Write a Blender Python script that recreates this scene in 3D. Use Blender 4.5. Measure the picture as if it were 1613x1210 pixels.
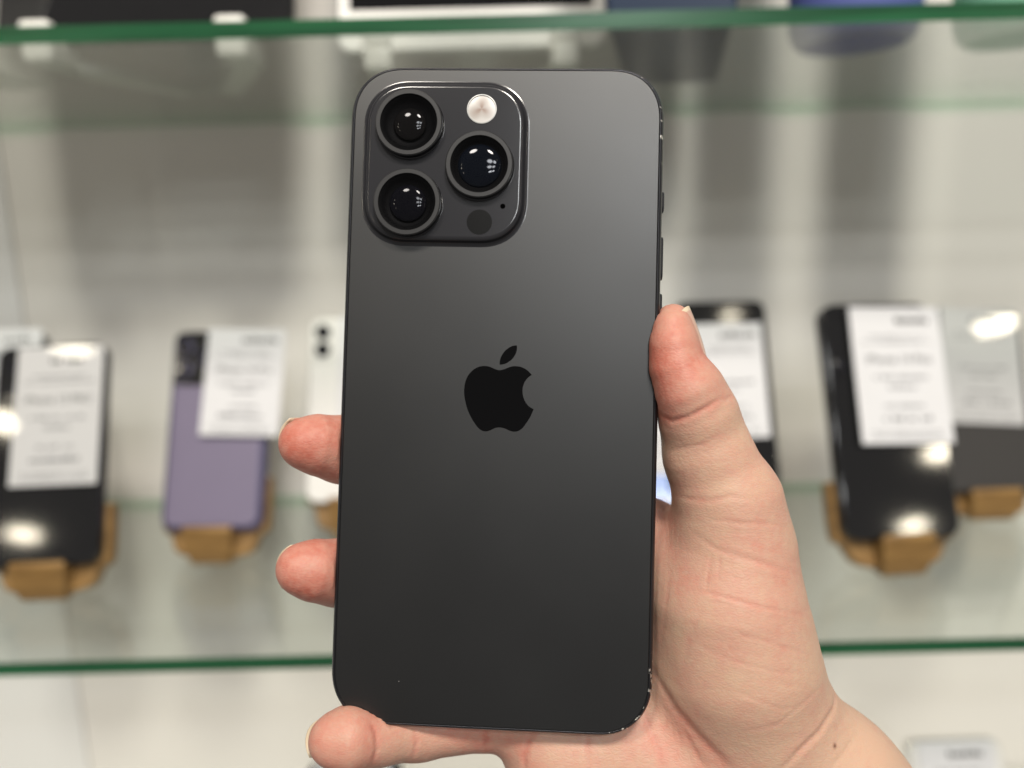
import bpy, bmesh, math, random
import numpy as np
from mathutils import Vector, Matrix, Euler
from mathutils.kdtree import KDTree

# ------------------------------------------------------------------ scene, camera, light
sc = bpy.context.scene
for o in list(bpy.data.objects):
    bpy.data.objects.remove(o)
COL = sc.collection
R = math.radians
MM = 0.001
random.seed(7)
rng = np.random.default_rng(7)

FPX, PW, PH = 1212.0, 1613.0, 1210.0            # focal length in photograph pixels
CAM_Z = 1.30
cam_mat = (Matrix.Translation((0, 0, CAM_Z)) @ Matrix.Rotation(R(90 - 11), 4, 'X')
           @ Matrix.Rotation(R(-1.45), 4, 'Z'))
cd = bpy.data.cameras.new('camera')
cam = bpy.data.objects.new('camera', cd)
COL.objects.link(cam)
cam.matrix_world = cam_mat
cd.sensor_fit = 'HORIZONTAL'
cd.sensor_width = 36
cd.lens = 36 * FPX / PW
cd.clip_start = 0.01
cd.clip_end = 50
cd.dof.use_dof = True
cd.dof.focus_distance = 0.183
cd.dof.aperture_fstop = cd.lens / 4.7           # 4.7 mm entrance pupil
sc.camera = cam

w = bpy.data.worlds.new('World')
sc.world = w
w.use_nodes = True
w.node_tree.nodes['Background'].inputs[0].default_value = (1.0, 0.95, 0.88, 1)
w.node_tree.nodes['Background'].inputs[1].default_value = 0.27

sc.view_settings.view_transform = 'Standard'
sc.view_settings.look = 'None'
sc.view_settings.gamma = 1
sc.view_settings.exposure = -0.45
sc.cycles.use_denoising = True
try:
    sc.cycles.denoiser = 'OPENIMAGEDENOISE'
except Exception:
    pass
sc.cycles.max_bounces = 10
sc.cycles.transparent_max_bounces = 16
sc.cycles.sample_clamp_indirect = 6


def lamp(name, loc, size, power, color, aim=None):
    l = bpy.data.lights.new(name, 'AREA')
    l.shape = 'DISK'
    l.size = size
    l.energy = power
    l.color = color
    o = bpy.data.objects.new(name, l)
    o.location = loc
    if aim is not None:
        o.rotation_euler = (Vector(aim) - Vector(loc)).to_track_quat('-Z', 'Y').to_euler()
    COL.objects.link(o)
    return o


WARM = (1.0, 0.93, 0.83)
# two strong ceiling spots above the photographer: they shine through the gaps between the
# things on the upper shelf and leave bright streaks on the back wall
lamp('ceiling_spot', (0.28, -0.75, 2.62), 0.28, 31, WARM, (0.05, 0.6, 1.2))
lamp('ceiling_spot', (-0.41, -0.75, 2.62), 0.28, 21, WARM, (-0.05, 0.6, 1.2))
# ceiling downlights of the shop, further back and to the sides
for x, y, p_ in ((-2.47, -3.1, 6), (-1.97, -1.9, 6), (-1.5, -1.4, 1.6), (3.15, -3.28, 8), (2.71, -2.29, 7), (2.07, -1.26, 3.0), (0.84, -1.22, 0.5)):
    lamp('ceiling_downlight', (x, y, 2.62), 0.17 if p_ > 4 else (0.11 if p_ > 1 else 0.06), p_, (1.0, 0.90, 0.70))
# added lights behind the photographer, placed for the sheen on the phone's back
for x, y in ((0.20, -1.6), (0.55, -1.6), (0.20, -2.15), (0.55, -2.15), (0.35, -2.9), (0.70, -2.9)):
    lamp('sheen_light', (x, y, 2.60), 0.30, 11 if y > -2.5 else 18, (0.98, 1.0, 1.0))

# ------------------------------------------------------------------ helpers


def ray(u, v):
    return cam_mat.to_3x3() @ Vector(((u - PW / 2) / FPX, (PH / 2 - v) / FPX, -1))


def aty(u, v, y):
    r = ray(u, v)
    return Vector((0, 0, CAM_Z)) + r * (y / r.y)


def link(o, parent=None):
    COL.objects.link(o)
    if parent is not None:
        o.parent = parent
    return o


def mesh_obj(name, verts, faces, mat=None, parent=None, smooth=True, autosmooth=None):
    me = bpy.data.meshes.new(name)
    me.from_pydata([tuple(v) for v in verts], [], [tuple(f) for f in faces])
    me.validate()
    if smooth:
        me.polygons.foreach_set('use_smooth', [True] * len(me.polygons))
    if autosmooth is not None:
        me.set_sharp_from_angle(angle=R(autosmooth))
    if mat:
        me.materials.append(mat)
    return link(bpy.data.objects.new(name, me), parent)


def empty(name, mat=None, loc=(0, 0, 0)):
    o = bpy.data.objects.new(name, None)
    o.empty_display_size = 0.02
    if mat is not None:
        o.matrix_world = mat
    else:
        o.location = loc
    COL.objects.link(o)
    return o


def tag(o, label, cat, group=None, kind=None):
    if label:
        o['label'] = label
    if cat:
        o['category'] = cat
    if group:
        o['group'] = group
    if kind:
        o['kind'] = kind
    return o


def rrect(w, h, r, n=10, e=2.25):
    """rounded rectangle outline, counter-clockwise, continuous-curvature corners"""
    pts = []
    r = max(r, 1e-5)
    for cx, cy, a0 in ((w / 2 - r, h / 2 - r, 0), (-w / 2 + r, h / 2 - r, 90), (-w / 2 + r, -h / 2 + r, 180), (w / 2 - r, -h / 2 + r, 270)):
        for i in range(n + 1):
            a = R(a0 + 90 * i / n)
            c, s = math.cos(a), math.sin(a)
            pts.append((cx + r * math.copysign(abs(c) ** (2 / e), c), cy + r * math.copysign(abs(s) ** (2 / e), s)))
    return pts


def loft(loops, cap0=True, cap1=True):
    """loops: lists of equally many 3D points"""
    V, F = [], []
    n = len(loops[0])
    for lp in loops:
        V += list(lp)
    for k in range(len(loops) - 1):
        for i in range(n):
            j = (i + 1) % n
            F.append((k * n + i, k * n + j, (k + 1) * n + j, (k + 1) * n + i))
    if cap0:
        F.append(tuple(range(n))[::-1])
    if cap1:
        F.append(tuple((len(loops) - 1) * n + i for i in range(n)))
    return V, F


def rr_loft(w, h, r, prof, n=10, c=(0, 0), e=2.25, **k):
    """prof: (inset, z) pairs; everything in mm, returned in metres"""
    loops = []
    if k.get('cap1', True):
        prof = list(prof) + [(prof[-1][0] + 0.04, prof[-1][1])]
    for ins, z in prof:
        loops.append([((x + c[0]) * MM, (y + c[1]) * MM, z * MM) for x, y in rrect(w - 2 * ins, h - 2 * ins, max(r - ins, 0.3), n, e)])
    return loft(loops, **k)


def lathe(prof, c=(0, 0), n=48, cap0=False, cap1=False):
    loops = []
    for r, z in prof:
        loops.append([((c[0] + r * math.cos(2 * math.pi * i / n)) * MM, (c[1] + r * math.sin(2 * math.pi * i / n)) * MM, z * MM) for i in range(n)])
    return loft(loops, cap0, cap1)


def box_vf(x0, x1, y0, y1, z0, z1):
    v = [(x, y, z) for z in (z0, z1) for y in (y0, y1) for x in (x0, x1)]
    f = [(0, 2, 3, 1), (4, 5, 7, 6), (0, 1, 5, 4), (2, 6, 7, 3), (0, 4, 6, 2), (1, 3, 7, 5)]
    return v, f


def bevel(o, wd, seg=3):
    m = o.modifiers.new('bevel', 'BEVEL')
    m.width = wd
    m.segments = seg
    m.limit_method = 'ANGLE'
    m.angle_limit = R(35)
    return o


# ------------------------------------------------------------------ materials
def material(name):
    m = bpy.data.materials.new(name)
    m.use_nodes = True
    nt = m.node_tree
    b = nt.nodes['Principled BSDF']
    return m, nt, b


def pbr(name, col, rough=0.5, metal=0.0, spec=0.5, coat=0.0, noise=None, bump=None, coat_rough=0.03):
    """noise=(scale, amount): soft colour mottling; bump=(scale, strength)"""
    m, nt, b = material(name)
    b.inputs['Base Color'].default_value = (*col, 1)
    b.inputs['Roughness'].default_value = rough
    b.inputs['Metallic'].default_value = metal
    b.inputs['Specular IOR Level'].default_value = spec
    b.inputs['Coat Weight'].default_value = coat
    b.inputs['Coat Roughness'].default_value = coat_rough
    tc = nt.nodes.new('ShaderNodeTexCoord')
    if noise:
        n = nt.nodes.new('ShaderNodeTexNoise')
        n.inputs['Scale'].default_value = noise[0]
        n.inputs['Detail'].default_value = 4
        nt.links.new(tc.outputs['Object'], n.inputs['Vector'])
        mx = nt.nodes.new('ShaderNodeMix')
        mx.data_type = 'RGBA'
        a = noise[1]
        mx.inputs[6].default_value = (*[c * (1 - a) for c in col], 1)
        mx.inputs[7].default_value = (*[min(1, c * (1 + a)) for c in col], 1)
        nt.links.new(n.outputs['Fac'], mx.inputs[0])
        nt.links.new(mx.outputs[2], b.inputs['Base Color'])
    if bump:
        n2 = nt.nodes.new('ShaderNodeTexNoise')
        n2.inputs['Scale'].default_value = bump[0]
        n2.inputs['Detail'].default_value = 3
        nt.links.new(tc.outputs['Object'], n2.inputs['Vector'])
        bp = nt.nodes.new('ShaderNodeBump')
        bp.inputs['Strength'].default_value = bump[1]
        bp.inputs['Distance'].default_value = 0.0005
        nt.links.new(n2.outputs['Fac'], bp.inputs['Height'])
        nt.links.new(bp.outputs['Normal'], b.inputs['Normal'])
    return m


def thin_glass(name, tint, ior=1.5, rough=0.0):
    m, nt, b = material(name)
    nt.nodes.remove(b)
    out = nt.nodes['Material Output']
    tr = nt.nodes.new('ShaderNodeBsdfTransparent')
    tr.inputs[0].default_value = (*tint, 1)
    gl = nt.nodes.new('ShaderNodeBsdfGlossy')
    gl.inputs['Roughness'].default_value = rough
    lw = nt.nodes.new('ShaderNodeLayerWeight')
    lw.inputs[0].default_value = 0.5
    pw_ = nt.nodes.new('ShaderNodeMath'); pw_.operation = 'POWER'; pw_.inputs[1].default_value = 5
    f0 = ((ior - 1) / (ior + 1)) ** 2
    fr = nt.nodes.new('ShaderNodeMath'); fr.operation = 'MULTIPLY_ADD'
    fr.inputs[1].default_value = 1 - f0; fr.inputs[2].default_value = f0
    nt.links.new(lw.outputs['Facing'], pw_.inputs[0]); nt.links.new(pw_.outputs[0], fr.inputs[0])
    mx = nt.nodes.new('ShaderNodeMixShader')
    nt.links.new(fr.outputs[0], mx.inputs[0])
    nt.links.new(tr.outputs[0], mx.inputs[1])
    nt.links.new(gl.outputs[0], mx.inputs[2])
    nt.links.new(mx.outputs[0], out.inputs[0])
    return m


def frosted_back():
    m, nt, b = material('matte_back_glass')
    b.inputs['Base Color'].default_value = (0.020, 0.020, 0.021, 1)
    b.inputs['Roughness'].default_value = 0.46
    b.inputs['Specular IOR Level'].default_value = 0.62
    tc = nt.nodes.new('ShaderNodeTexCoord')
    # a few specks of dust
    vo = nt.nodes.new('ShaderNodeTexVoronoi')
    vo.inputs['Scale'].default_value = 95
    nt.links.new(tc.outputs['Object'], vo.inputs['Vector'])
    lt = nt.nodes.new('ShaderNodeMath'); lt.operation = 'LESS_THAN'; lt.inputs[1].default_value = 0.011
    nt.links.new(vo.outputs['Distance'], lt.inputs[0])
    sep = nt.nodes.new('ShaderNodeSeparateColor')
    nt.links.new(vo.outputs['Color'], sep.inputs[0])
    gt = nt.nodes.new('ShaderNodeMath'); gt.operation = 'GREATER_THAN'; gt.inputs[1].default_value = 0.55
    nt.links.new(sep.outputs[0], gt.inputs[0])
    mu = nt.nodes.new('ShaderNodeMath'); mu.operation = 'MULTIPLY'
    nt.links.new(lt.outputs[0], mu.inputs[0]); nt.links.new(gt.outputs[0], mu.inputs[1])
    # faint smudges change the gloss, fine grain the colour
    no = nt.nodes.new('ShaderNodeTexNoise'); no.inputs['Scale'].default_value = 28; no.inputs['Detail'].default_value = 3
    nt.links.new(tc.outputs['Object'], no.inputs['Vector'])
    mr = nt.nodes.new('ShaderNodeMapRange'); mr.inputs[3].default_value = 0.35; mr.inputs[4].default_value = 0.46
    nt.links.new(no.outputs['Fac'], mr.inputs[0]); nt.links.new(mr.outputs[0], b.inputs['Roughness'])
    gn = nt.nodes.new('ShaderNodeTexNoise'); gn.inputs['Scale'].default_value = 2600; gn.inputs['Detail'].default_value = 1
    nt.links.new(tc.outputs['Object'], gn.inputs['Vector'])
    m1 = nt.nodes.new('ShaderNodeMix'); m1.data_type = 'RGBA'
    m1.inputs[6].default_value = (0.0025, 0.0026, 0.003, 1); m1.inputs[7].default_value = (0.0065, 0.0067, 0.0072, 1)
    nt.links.new(gn.outputs['Fac'], m1.inputs[0])
    m2 = nt.nodes.new('ShaderNodeMix'); m2.data_type = 'RGBA'
    m2.inputs[7].default_value = (0.22, 0.21, 0.20, 1)
    nt.links.new(mu.outputs[0], m2.inputs[0]); nt.links.new(m1.outputs[2], m2.inputs[6]); nt.links.new(m2.outputs[2], b.inputs['Base Color'])
    return m


def worn_frame():
    """dark titanium with bright nicks where the rim has been knocked"""
    m, nt, b = material('dark_titanium_worn')
    b.inputs['Metallic'].default_value = 0.85
    b.inputs['Roughness'].default_value = 0.33
    tc = nt.nodes.new('ShaderNodeTexCoord')
    no = nt.nodes.new('ShaderNodeTexNoise'); no.inputs['Scale'].default_value = 650; no.inputs['Detail'].default_value = 2
    nt.links.new(tc.outputs['Object'], no.inputs['Vector'])
    big = nt.nodes.new('ShaderNodeTexNoise'); big.inputs['Scale'].default_value = 38
    nt.links.new(tc.outputs['Object'], big.inputs['Vector'])
    ad = nt.nodes.new('ShaderNodeMath'); ad.operation = 'ADD'
    nt.links.new(no.outputs['Fac'], ad.inputs[0]); nt.links.new(big.outputs['Fac'], ad.inputs[1])
    gt = nt.nodes.new('ShaderNodeMapRange'); gt.inputs[1].default_value = 1.20; gt.inputs[2].default_value = 1.26
    nt.links.new(ad.outputs[0], gt.inputs[0])
    # nicks sit on the right-hand rim and the corners there
    sx = nt.nodes.new('ShaderNodeSeparateXYZ'); nt.links.new(tc.outputs['Object'], sx.inputs[0])
    rr = nt.nodes.new('ShaderNodeMapRange'); rr.inputs[1].default_value = 0.020; rr.inputs[2].default_value = 0.030
    nt.links.new(sx.outputs[0], rr.inputs[0])
    ay = nt.nodes.new('ShaderNodeMath'); ay.operation = 'ABSOLUTE'; nt.links.new(sx.outputs[1], ay.inputs[0])
    ry = nt.nodes.new('ShaderNodeMapRange'); ry.inputs[1].default_value = 0.055; ry.inputs[2].default_value = 0.062
    nt.links.new(ay.outputs[0], ry.inputs[0])
    m0 = nt.nodes.new('ShaderNodeMath'); m0.operation = 'MULTIPLY'
    nt.links.new(gt.outputs[0], m0.inputs[0]); nt.links.new(ry.outputs[0], m0.inputs[1])
    mu = nt.nodes.new('ShaderNodeMath'); mu.operation = 'MULTIPLY'
    nt.links.new(m0.outputs[0], mu.inputs[0]); nt.links.new(rr.outputs[0], mu.inputs[1])
    mx = nt.nodes.new('ShaderNodeMix'); mx.data_type = 'RGBA'
    mx.inputs[6].default_value = (0.045, 0.046, 0.052, 1); mx.inputs[7].default_value = (0.75, 0.73, 0.68, 1)
    nt.links.new(mu.outputs[0], mx.inputs[0]); nt.links.new(mx.outputs[2], b.inputs['Base Color'])
    return m


def skin_material():
    m, nt, b = material('palm_skin')
    L = nt.links
    tc = nt.nodes.new('ShaderNodeTexCoord')
    at = nt.nodes.new('ShaderNodeAttribute'); at.attribute_name = 'flush'
    no = nt.nodes.new('ShaderNodeTexNoise'); no.inputs['Scale'].default_value = 85; no.inputs['Detail'].default_value = 5; no.inputs['Roughness'].default_value = 0.6
    L.new(tc.outputs['Object'], no.inputs['Vector'])
    mr = nt.nodes.new('ShaderNodeMapRange'); mr.inputs[1].default_value = 0.3; mr.inputs[2].default_value = 0.7; mr.inputs[3].default_value = -0.20; mr.inputs[4].default_value = 0.22
    L.new(no.outputs['Fac'], mr.inputs[0])
    ad = nt.nodes.new('ShaderNodeMath'); ad.operation = 'ADD'; ad.use_clamp = True
    n3 = nt.nodes.new('ShaderNodeTexNoise'); n3.inputs['Scale'].default_value = 520; n3.inputs['Detail'].default_value = 3
    L.new(tc.outputs['Object'], n3.inputs['Vector'])
    m3 = nt.nodes.new('ShaderNodeMapRange'); m3.inputs[1].default_value = 0.3; m3.inputs[2].default_value = 0.7; m3.inputs[3].default_value = -0.11; m3.inputs[4].default_value = 0.11
    L.new(n3.outputs['Fac'], m3.inputs[0])
    a3 = nt.nodes.new('ShaderNodeMath'); a3.operation = 'ADD'
    L.new(mr.outputs[0], a3.inputs[0]); L.new(m3.outputs[0], a3.inputs[1])
    L.new(at.outputs['Fac'], ad.inputs[0]); L.new(a3.outputs[0], ad.inputs[1])
    cr = nt.nodes.new('ShaderNodeValToRGB')
    cr.color_ramp.elements[0].color = (0.510, 0.335, 0.240, 1)
    cr.color_ramp.elements[1].color = (0.44, 0.135, 0.095, 1)
    e = cr.color_ramp.elements.new(0.35); e.color = (0.500, 0.285, 0.212, 1)
    e = cr.color_ramp.elements.new(0.7); e.color = (0.50, 0.220, 0.165, 1)
    L.new(ad.outputs[0], cr.inputs[0])
    ml = nt.nodes.new('ShaderNodeAttribute'); ml.attribute_name = 'mole'
    mm2 = nt.nodes.new('ShaderNodeMix'); mm2.data_type = 'RGBA'; mm2.inputs[7].default_value = (0.10, 0.035, 0.02, 1)
    L.new(ml.outputs['Fac'], mm2.inputs[0]); L.new(cr.outputs[0], mm2.inputs[6]); L.new(mm2.outputs[2], b.inputs['Base Color'])
    b.inputs['Roughness'].default_value = 0.48
    b.inputs['Specular IOR Level'].default_value = 0.27
    b.inputs['Subsurface Weight'].default_value = 0.28
    b.inputs['Subsurface Radius'].default_value = (1.0, 0.36, 0.2)
    b.inputs['Subsurface Scale'].default_value = 0.0022
    # skin relief: fine cells crossed by short lines
    mp = nt.nodes.new('ShaderNodeMapping'); mp.inputs['Rotation'].default_value = (0, 0, R(-14)); mp.inputs['Scale'].default_value = (0.42, 1.0, 0.7)
    L.new(tc.outputs['Object'], mp.inputs['Vector'])
    vo = nt.nodes.new('ShaderNodeTexVoronoi'); vo.feature = 'DISTANCE_TO_EDGE'; vo.inputs['Scale'].default_value = 1450
    wn = nt.nodes.new('ShaderNodeTexNoise'); wn.inputs['Scale'].default_value = 240; wn.inputs['Detail'].default_value = 4
    L.new(mp.outputs[0], wn.inputs['Vector'])
    L.new(mp.outputs[0], vo.inputs['Vector'])
    vm = nt.nodes.new('ShaderNodeMapRange'); vm.inputs[1].default_value = 0; vm.inputs[2].default_value = 0.22
    L.new(vo.outputs['Distance'], vm.inputs[0])
    b1 = nt.nodes.new('ShaderNodeBump'); b1.inputs['Strength'].default_value = 0.17; b1.inputs['Distance'].default_value = 0.00022
    L.new(vm.outputs[0], b1.inputs['Height'])
    b2 = nt.nodes.new('ShaderNodeBump'); b2.inputs['Strength'].default_value = 0.20; b2.inputs['Distance'].default_value = 0.0007
    L.new(wn.outputs['Fac'], b2.inputs['Height']); L.new(b1.outputs[0], b2.inputs['Normal'])
    L.new(b2.outputs[0], b.inputs['Normal'])
    rm = nt.nodes.new('ShaderNodeMapRange'); rm.inputs[3].default_value = 0.40; rm.inputs[4].default_value = 0.58
    L.new(wn.outputs['Fac'], rm.inputs[0]); L.new(rm.outputs[0], b.inputs['Roughness'])
    return m


def wood_material():
    m, nt, b = material('ochre_wood')
    tc = nt.nodes.new('ShaderNodeTexCoord')
    mp = nt.nodes.new('ShaderNodeMapping'); mp.inputs['Scale'].default_value = (25, 160, 160)
    nt.links.new(tc.outputs['Object'], mp.inputs['Vector'])
    no = nt.nodes.new('ShaderNodeTexNoise'); no.inputs['Scale'].default_value = 1.0; no.inputs['Detail'].default_value = 5
    nt.links.new(mp.outputs[0], no.inputs['Vector'])
    cr = nt.nodes.new('ShaderNodeValToRGB')
    cr.color_ramp.elements[0].color = (0.17, 0.09, 0.025, 1); cr.color_ramp.elements[0].position = 0.3
    cr.color_ramp.elements[1].color = (0.33, 0.19, 0.06, 1); cr.color_ramp.elements[1].position = 0.7
    nt.links.new(no.outputs['Fac'], cr.inputs[0]); nt.links.new(cr.outputs[0], b.inputs['Base Color'])
    b.inputs['Roughness'].default_value = 0.5
    return m


def flash_material():
    """moulded lens of the flash: radial shading painted into the colour and a warm middle, in the flash's own coordinates"""
    m, nt, b = material('flash_lens')
    L = nt.links
    tc = nt.nodes.new('ShaderNodeTexCoord')
    sep = nt.nodes.new('ShaderNodeSeparateXYZ'); L.new(tc.outputs['Object'], sep.inputs[0])
    an = nt.nodes.new('ShaderNodeMath'); an.operation = 'ARCTAN2'
    L.new(sep.outputs[1], an.inputs[0]); L.new(sep.outputs[0], an.inputs[1])
    mu = nt.nodes.new('ShaderNodeMath'); mu.operation = 'MULTIPLY'; mu.inputs[1].default_value = 3.0
    L.new(an.outputs[0], mu.inputs[0])
    si = nt.nodes.new('ShaderNodeMath'); si.operation = 'SINE'; L.new(mu.outputs[0], si.inputs[0])
    ln = nt.nodes.new('ShaderNodeVectorMath'); ln.operation = 'LENGTH'; fz = nt.nodes.new('ShaderNodeVectorMath'); fz.operation = 'MULTIPLY'; fz.inputs[1].default_value = (1, 1, 0)
    L.new(tc.outputs['Object'], fz.inputs[0]); L.new(fz.outputs[0], ln.inputs[0])
    rd = nt.nodes.new('ShaderNodeMapRange'); rd.inputs[2].default_value = 0.0034; L.new(ln.outputs['Value'], rd.inputs[0])
    ma = nt.nodes.new('ShaderNodeMath'); ma.operation = 'MULTIPLY_ADD'; ma.inputs[1].default_value = 0.22
    L.new(si.outputs[0], ma.inputs[0]); L.new(rd.outputs[0], ma.inputs[2])
    cr = nt.nodes.new('ShaderNodeValToRGB')
    cr.color_ramp.elements[0].color = (0.25, 0.18, 0.15, 1)
    cr.color_ramp.elements[1].color = (0.54, 0.52, 0.50, 1)
    e = cr.color_ramp.elements.new(0.35); e.color = (0.34, 0.29, 0.26, 1)
    e = cr.color_ramp.elements.new(0.7); e.color = (0.42, 0.39, 0.365, 1)
    L.new(ma.outputs[0], cr.inputs[0]); L.new(cr.outputs[0], b.inputs['Base Color'])
    b.inputs['Roughness'].default_value = 0.3
    return m


M = dict(
    wall=pbr('painted_panel', (0.80, 0.765, 0.73), 0.42, spec=0.35, noise=(3, 0.03)),
    wall2=pbr('white_panel', (0.78, 0.765, 0.76), 0.4, spec=0.35, noise=(3, 0.03)),
    base=pbr('white_base', (0.74, 0.72, 0.66), 0.4),
    glass=thin_glass('shelf_glass', (0.925, 0.950, 0.930)),
    edge=None,
    edge_clear=thin_glass('clear_rear_edge', (0.80, 0.90, 0.83)),
    back=frosted_back(),
    frame=worn_frame(),
    plateau=pbr('plateau_glass', (0.018, 0.018, 0.021), 0.17, spec=0.6),
    ring=pbr('lens_ring_metal', (0.026, 0.026, 0.027), 0.42, metal=0.2, spec=0.25),
    ringside=pbr('lens_ring_side', (0.05, 0.05, 0.055), 0.16, metal=0.9),
    barrel=pbr('lens_barrel', (0.002, 0.002, 0.0024), 0.6, spec=0.08),
    element=pbr('lens_element', (0.006, 0.006, 0.010), 0.06, spec=0.8),
    cover=thin_glass('lens_cover', (0.80, 0.80, 0.82), 1.25),
    flash=flash_material(),
    flash_ring=pbr('flash_ring', (0.42, 0.42, 0.41), 0.25, spec=0.6),
    lidar=pbr('lidar_window', (0.002, 0.002, 0.002), 0.35, spec=0.12),
    black=pbr('black_hole', (0.001, 0.001, 0.001), 0.9, spec=0.0),
    logo=pbr('mirror_black_logo', (0.002, 0.002, 0.0024), 0.10, spec=0.22),
    screen=pbr('screen_glass', (0.004, 0.004, 0.005), 0.05),
    skin=skin_material(),
    nail=pbr('fingernail', (0.56, 0.33, 0.25), 0.28, coat=0.4, noise=(300, 0.06)),
    nailedge=pbr('fingernail_edge', (0.60, 0.49, 0.35), 0.35),
    wood=wood_material(),
    paper=pbr('white_card', (0.68, 0.68, 0.695), 0.6, spec=0.2, coat=0.0, noise=(60, 0.02)),
    paper_lam=pbr('laminated_card', (0.54, 0.54, 0.54), 0.35, coat=0.8, coat_rough=0.02),
    ink=pbr('grey_ink', (0.03, 0.03, 0.03), 0.6),
    ink_light=pbr('light_grey_ink', (0.11, 0.11, 0.12), 0.6),
    black_gloss=pbr('black_glossy_body', (0.010, 0.010, 0.011), 0.06, spec=0.55),
    black_satin=pbr('black_satin_body', (0.013, 0.013, 0.014), 0.12, spec=0.5),
    grey_matte=pbr('dark_grey_body', (0.032, 0.030, 0.030), 0.35),
    purple=pbr('purple_case', (0.175, 0.150, 0.225), 0.42, noise=(40, 0.05)),
    purple_side=pbr('deep_purple_frame', (0.075, 0.068, 0.14), 0.3, metal=0.3),  # frame and lens rims; the case's dark edge reflection is put into this colour
    white_body=pbr('white_body', (0.78, 0.77, 0.74), 0.2),
    silver=pbr('silver_rim', (0.75, 0.74, 0.72), 0.2, metal=1.0),
    blue_body=pbr('light_blue_body', (0.16, 0.27, 0.62), 0.12, spec=0.6),
    grey_screen=pbr('pale_grey_screen', (0.56, 0.555, 0.53), 0.12),
    plastic=pbr('white_plastic', (0.83, 0.82, 0.77), 0.3),
    navy=pbr('navy_box', (0.012, 0.026, 0.060), 0.35),
    speaker_blue=pbr('blue_mesh_fabric', (0.075, 0.095, 0.30), 0.7, noise=(900, 0.25)),
    speaker_mint=pbr('mint_mesh_fabric', (0.20, 0.46, 0.32), 0.7, noise=(900, 0.2)),
)
# green glass edge: opaque green with streaks of darker and lighter tone
m, nt, b = material('green_glass_edge')
b.inputs['Base Color'].default_value = (0.012, 0.115, 0.040, 1)
b.inputs['Roughness'].default_value = 0.22
b.inputs['Specular IOR Level'].default_value = 0.7
tc = nt.nodes.new('ShaderNodeTexCoord')
mp = nt.nodes.new('ShaderNodeMapping'); mp.inputs['Scale'].default_value = (9, 1, 260)
nt.links.new(tc.outputs['Object'], mp.inputs['Vector'])
no = nt.nodes.new('ShaderNodeTexNoise'); no.inputs['Scale'].default_value = 1; no.inputs['Detail'].default_value = 3
nt.links.new(mp.outputs[0], no.inputs['Vector'])
cr = nt.nodes.new('ShaderNodeValToRGB')
cr.color_ramp.elements[0].color = (0.004, 0.045, 0.017, 1); cr.color_ramp.elements[0].position = 0.3
cr.color_ramp.elements[1].color = (0.018, 0.125, 0.048, 1); cr.color_ramp.elements[1].position = 0.75
nt.links.new(no.outputs['Fac'], cr.inputs[0]); nt.links.new(cr.outputs[0], b.inputs['Base Color'])
M['edge'] = m

# ------------------------------------------------------------------ setting: wall, base, glass shelves
SEAM = -0.430
WALL = 0.683
FRONT, DEPTH = 0.400, 0.277
wl = mesh_obj('wall', *box_vf(SEAM, 1.5, WALL, WALL + 0.02, 0.2, 2.3), M['wall'], smooth=False)
tag(wl, None, None, kind='structure')
wl2 = mesh_obj('wall', *box_vf(-1.6, SEAM - 0.0004, WALL - 0.003, WALL + 0.02, 0.2, 2.3), M['wall2'], smooth=False)
tag(wl2, None, None, kind='structure')
fl = mesh_obj('cabinet_floor', *box_vf(-1.6, 1.5, 0.36, WALL - 0.004, 0.72, 0.762), M['base'], smooth=False)
tag(fl, None, None, kind='structure')


def glass_shelf(z, label):
    t = 0.004
    o = empty('glass_shelf', loc=(0, FRONT, z - t))
    x0, x1, d = -1.1, 1.1, DEPTH
    pane = mesh_obj('pane', [(x0, 0, 0), (x1, 0, 0), (x1, d, 0), (x0, d, 0), (x0, 0, 2 * t), (x1, 0, 2 * t), (x1, d, 2 * t), (x0, d, 2 * t)],
                    [(3, 2, 1, 0), (4, 5, 6, 7)], M['glass'], o, smooth=False)
    e = 0.0006
    v, f = [], []
    for (y0, y1) in ((-0.0005, 0.0), (d, d + 0.0005)):
        a, bq = box_vf(x0, x1, y0, y1, 0, 2 * t)
        # rounded arris: the cut edge is slightly bowed
        f += [tuple(i + len(v) for i in q) for q in bq]
        v += a
    ce = mesh_obj('cut_edge', v[:8], f[:6], M['edge'], o, smooth=False)
    mesh_obj('rear_edge', v[8:], [tuple(i - 8 for i in q) for q in f[6:]], M['edge_clear'], o, smooth=False)
    tag(o, label, 'shelf', 'glass shelves of the cabinet')
    return o


glass_shelf(1.4006, 'green-edged glass shelf carrying tablets and round speakers')
glass_shelf(1.0644, 'green-edged glass shelf carrying phones on wooden stands')

# ------------------------------------------------------------------ the held phone
PT = (-3.35684, -2.26058, -184.26016)
PR = Vector((-0.03882, -0.05003, -0.02694))
phone_mat = cam_mat @ Matrix.Translation(Vector(PT) * MM) @ Matrix.Rotation(PR.length, 4, PR.normalized())
_Rp = np.array(Matrix.Rotation(PR.length, 3, PR.normalized()))
CAM_P = _Rp.T @ (-np.array(PT))                  # camera in phone millimetres


def dirp(u, v):
    return _Rp.T @ np.array([(u - PW / 2) / FPX, (PH / 2 - v) / FPX, -1.0])


def unp(u, v, z=0.0):
    d = dirp(u, v)
    return CAM_P + d * ((z - CAM_P[2]) / d[2])


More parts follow.
